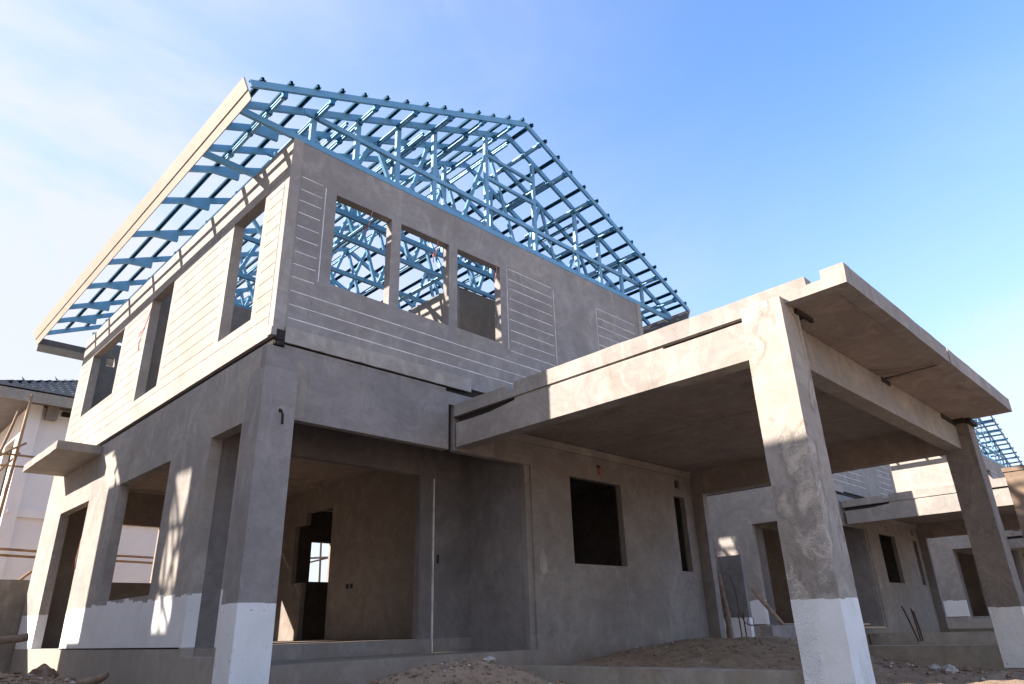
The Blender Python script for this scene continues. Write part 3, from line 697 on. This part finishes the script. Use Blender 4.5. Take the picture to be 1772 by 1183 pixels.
# ------------------------------------------------------------------ small things
def rock(cx, cy, r, mat, label, sq=(1, 1, .75), cat='rock', name='rock', grp=None, seed=0, zo=0.):
    m = MB(); bmesh.ops.create_icosphere(m.bm, subdivisions=3, radius=1.)
    for v in m.bm.verts:
        c = v.co.copy(); q = Vector((round(c.x * 1.6) / 1.6, round(c.y * 1.6) / 1.6, round(c.z * 1.6) / 1.6)); c = c.lerp(q, .55)
        c *= 1 + .18 * noise.noise(c * 1.7 + Vector((seed, 0, 0))) + .05 * noise.noise(c * 6 + Vector((seed, 3, 0)))
        v.co = Vector((c.x * sq[0] * r, c.y * sq[1] * r, c.z * sq[2] * r)) + Vector((cx, cy, gh(cx, cy) + G + r * sq[2] * .55 + zo))
    m.mi(mat); o = m.build(name, center=True); tag(o, label, cat, grp); return o
rock(-.62, 3.95, .155, 'stone', 'largest brown stone lying against the primed side wall', seed=1)
rock(-.50, 3.45, .115, 'stone', 'smaller pointed brown stone to the right of the largest one', (1.3, 1.1, .6), seed=2)
rock(-1.05, 4.3, .06, 'rubble', 'small pale stone left of the largest brown stone', seed=5)
rock(-.85, 3.5, .06, 'rubble', 'small pale chip in front of the largest brown stone', (1.4, 1, .5), seed=6)
def logt(name, pts, r, r1, mat, label, cat, n=9):
    m = MB(); pts = [Vector(p) for p in pts]; P = []
    for a, b in zip(pts, pts[1:]):
        for i in range(6): P.append(a.lerp(b, i / 6) + Vector((0, 0, .01 * noise.noise(a * 3 + Vector((i * .7, 0, 0))))))
    P.append(pts[-1]); m.tube(P, r, mat, n, r1)
    for v in m.bm.verts: v.co += noise.noise_vector(v.co * 9) * r * .25
    return tag(m.build(name, center=True), label, cat)
logt('log', [(-2.55, 4.1, -3.10), (-1.6, 3.9, -3.10), (-.92, 3.65, -3.015)], .055, .045, 'wood', 'pale split log sticking into view at the lower left', 'log')
logt('log', [(-2.6, 4.6, -3.06), (-1.2, 4.5, -3.02)], .045, .04, 'bark', 'grey log lying behind the pale split log', 'log')
logt('log', [(-1.1, 2.0, -3.56), (-.35, 2.6, -3.48), (-.2, 2.9, -3.45)], .06, .03, 'wood', 'broken branch on the soil at the foot of the side wall', 'branch')
t = logt('wooden_stake', [(8.92, -.12, -3.62), (8.87, -.12, -2.9), (8.74, -.1, -2.1), (8.71, -.1, -1.40)], .065, .035, 'bark', 'upright rough wooden stake between the nearest and second house', 'stake')
logt('branch', [(8.98, .0, -1.85), (8.66, .0, -1.62)], .03, .03, 'bark', 'short dark branch tied across the upright stake', 'branch')
logt('pole', [(12.55, 1.2, -2.42), (12.45, .55, -3.22)], .05, .05, 'wood', 'dark pole leaning on the second house side wall', 'pole')
def wire(name, pts, label, cat='wire', r=.007, mat='wire'):
    m = MB(); P = []; pts = [Vector(p) for p in pts]; pts = [pts[0]] + pts + [pts[-1]]
    for i in range(1, len(pts) - 2):
        p0, p1, p2, p3 = pts[i - 1:i + 3]
        for k in range(8):
            t = k / 8; P.append(.5 * ((2 * p1) + (p2 - p0) * t + (2 * p0 - 5 * p1 + 4 * p2 - p3) * t * t + (3 * p1 - p0 - 3 * p2 + p3) * t ** 3))
    P.append(pts[-2]); m.tube(P, r, mat, 5); return tag(m.build(name, center=True), label, cat)
wire('wire', [(8.75, -.15, -2.25), (9.0, -.2, -2.33), (9.15, -.2, -2.6), (9.18, -.2, -2.9), (9.35, -.2, -3.12), (9.62, -.2, -3.17), (9.66, -.2, -3.05), (9.5, -.2, -3.03), (9.45, -.2, -3.14), (9.8, -.2, -3.18)],
     'black looped wire hanging beside the wooden stake')
for i, x in enumerate((9.25, 9.42)):
    wire('rebar', [(x, -.15, -3.6), (x - .02, -.15, -2.95)], ('left' if i == 0 else 'right') + ' short rebar standing by the looped wire', 'rebar', .012, 'rust')
for i, (a, b) in enumerate((((14.3, -1.5, -3.6), (13.75, -1.5, -2.9)), ((14.45, -1.5, -3.6), (14.3, -1.5, -2.95)), ((14.6, -1.5, -3.6), (14.42, -1.5, -3.0)))):
    wire('rebar', [a, tuple((Vector(a) + Vector(b)) / 2 + Vector((.02, 0, 0))), b], ('leftmost', 'middle', 'rightmost')[i] + ' rusty rebar leaning out of the soil before the second house terrace', 'rebar', .016, 'rust')
m = MB()
for (x0, x1, y, z, dz) in ((14.35, 16.0, -.06, -3.30, -.03), (14.2, 15.2, .05, -3.27, .03), (14.6, 15.6, .15, -3.245, 0)):
    m.bar((x0, y, z), (x1, y - .2, z + dz), .14, .03, 'plank')
tag(m.build('plank_stack', center=True), 'loose pale planks piled on the second house terrace', 'planks')
rock(1.62, -1.72, .05, 'rubble', 'pale flat stone on top of the soil mound before the porch', (1.5, 1., .5), seed=11)
rock(1.95, -2.15, .035, 'rubble', 'small pale stone low on the right flank of the porch soil mound', (1.2, 1., .7), seed=12)
rock(7.3, -3.9, .09, 'rubble', 'pale rounded lump of concrete left of the second column footing', (1.2, 1., .7), seed=13)
rock(7.75, -3.6, .07, 'rubble', 'smaller pale lump beside the second column footing', (1.4, 1., .6), seed=14)
rock(8.1, -3.9, .06, 'stone', 'brown clod nearest to the second column footing', (1.2, 1., .7), seed=15)
# pink setting-out twine hanging in the upper windows
for i, (p, l) in enumerate((((1.20, .0, 2.16), 'left front window'), ((2.33, .0, 2.16), 'middle front window'), ((3.50, .0, 2.16), 'right front window'))):
    x, y, z = p
    m = MB(); m.tube([(x, y, z), (x - .02, y, z - .12), (x - .05, y - .01, z - .25), (x - .07, y, z - .34)], .006, 'twine', 5)
    if i < 2: m.tube([(x - .05, y, z - .22), (x - .10, y, z - .30), (x - .08, y, z - .42)], .006, 'twine', 5)
    tag(m.build('twine', center=True), 'pink twine hanging from the head of the ' + l + ' upstairs', 'twine')
m = MB().tube([(-.01, 4.60, 2.0), (-.01, 4.80, 1.7), (-.01, 4.95, 1.45), (-.01, 4.9, 1.30)], .006, 'twine', 5).tube([(-.01, 4.80, 1.7), (-.01, 5.05, 1.6)], .005, 'twine', 5)
tag(m.build('twine', center=True), 'pink twine hanging beside the tall middle window of the side wall', 'twine')
m = MB().tube([(.0, 5.9, -1.1), (-.055, 5.88, -1.9), (-.055, 5.84, -2.05)], .008, 'twine', 5)
tag(m.build('twine', center=True), 'red twine caught on the edge of the rear side doorway', 'twine')
# rubble: uncountable crumbs on the soil
m = MB(); rnd = random.Random(3)
spots = [(-1.3, 2.6, .9, 1.6, 500, .022), (1.3, -1.6, .9, .6, 420, .014), (6.0, -1.5, 2.4, 1.6, 500, .016), (7.9, -3.6, .8, .7, 160, .026), (9.8, -.9, 1.6, 1.0, 160, .02)]
for cx, cy, sx, sy, n, r in spots:
    for i in range(n):
        x = cx + rnd.gauss(0, 1) * sx * .7; y = cy + rnd.gauss(0, 1) * sy * .7
        if -.15 < x < 8.7 and y > -.12: continue
        if 2.5 < x < 2.9: continue
        q = r * rnd.uniform(.4, 1.7) * (1.6 if rnd.random() < .06 else 1)
        z = gh(x, y) + G + q * .3; mt = 'rubble' if rnd.random() < .12 else 'stone'
        vs = []
        for d in ((1, 0, 0), (0, 1, 0), (-1, 0, 0), (0, -1, 0), (0, 0, 1), (0, 0, -1)):
            vs.append(m.bm.verts.new((x + d[0] * q * rnd.uniform(.6, 1.3), y + d[1] * q * rnd.uniform(.6, 1.3), z + d[2] * q * rnd.uniform(.4, .9))))
        for f in ((0, 1, 4), (1, 2, 4), (2, 3, 4), (3, 0, 4), (1, 0, 5), (2, 1, 5), (3, 2, 5), (0, 3, 5)):
            m.bm.faces.new([vs[k] for k in f]).material_index = m.mi(mt)
o = m.build('rubble'); tag(o, 'crumbs of stone and mortar scattered over the soil', 'rubble', kind='stuff')

# ------------------------------------------------------------------ light, sky, camera
to_sun = Vector((-1, .665, .645)).normalized()
el = math.asin(to_sun.z); az = math.atan2(to_sun.x, to_sun.y)
w = bpy.data.worlds.new("World"); scene.world = w; w.use_nodes = True
nt = w.node_tree; k = NT(nt); bg = nt.nodes['Background']
sky = k.n('ShaderNodeTexSky', sky_type='NISHITA'); sky.sun_disc = False
sky.sun_elevation = el; sky.sun_rotation = az; sky.air_density = 1.3; sky.dust_density = .6; sky.ozone_density = 2.5
# thin veil of high cloud
tc = k.n('ShaderNodeTexCoord')
cl = k.noise(tc.outputs['Generated'], 1.6, 7, .58, .9, sc=(1, 1, 2.0))
dt = k.n('ShaderNodeVectorMath', operation='DOT_PRODUCT'); k.link(tc.outputs['Generated'], dt.inputs[0]); dt.inputs[1].default_value = (-.83, .45, .0)
sz = k.n('ShaderNodeSeparateXYZ'); k.link(tc.outputs['Generated'], sz.inputs[0])
side_ = k.ramp(dt.outputs['Value'], -.55, .42, 0., .88); low_ = k.ramp(sz.outputs[2], .0, .70, 1.15, 0.)
veil = k.math('MULTIPLY', k.ramp(cl, .36, .62, .50, 1.), k.math('ADD', side_, low_)); veil = k.math('MINIMUM', veil, .93)
blue_ = k.mix(1., sky.outputs[0], (.56, .69, .89), 'MULTIPLY')
colr = k.mix(veil, blue_, (1.98, 2.04, 2.32))
k.link(colr, bg.inputs[0]); bg.inputs[1].default_value = .13
sun = bpy.data.lights.new('sun', 'SUN'); sun.energy = 3.5; sun.angle = math.radians(.53); sun.color = (1., .91, .82)
so = bpy.data.objects.new('sun', sun); COL.objects.link(so); so.rotation_euler = to_sun.to_track_quat('Z', 'Y').to_euler(); so.location = (-20, 10, 30)

f, yaw, pitch, roll = 1187.2464, .790480224, .394721589, -.0315367619
cy_, sy_ = math.cos(yaw), math.sin(yaw); cp, sp = math.cos(pitch), math.sin(pitch)
fw = Vector((sy_ * cp, cy_ * cp, sp)); r0 = Vector((cy_, -sy_, 0)); u0 = r0.cross(fw); c_, s_ = math.cos(roll), math.sin(roll)
r1 = c_ * r0 + s_ * u0; u1 = -s_ * r0 + c_ * u0
cam = bpy.data.cameras.new('camera'); co = bpy.data.objects.new('camera', cam); COL.objects.link(co)
co.matrix_world = Matrix(((r1.x, u1.x, -fw.x, -3.07405), (r1.y, u1.y, -fw.y, -6.78455), (r1.z, u1.z, -fw.z, -3.08477 + G), (0, 0, 0, 1)))
cam.sensor_width = 36; cam.lens = 36 * f / 1772; cam.clip_start = .05; cam.clip_end = 3000
scene.camera = co
scene.view_settings.view_transform = 'Standard'; scene.view_settings.look = 'None'; scene.view_settings.exposure = 1.82; scene.view_settings.gamma = 1
scene.cycles.use_denoising = True
scene.render.film_transparent = False
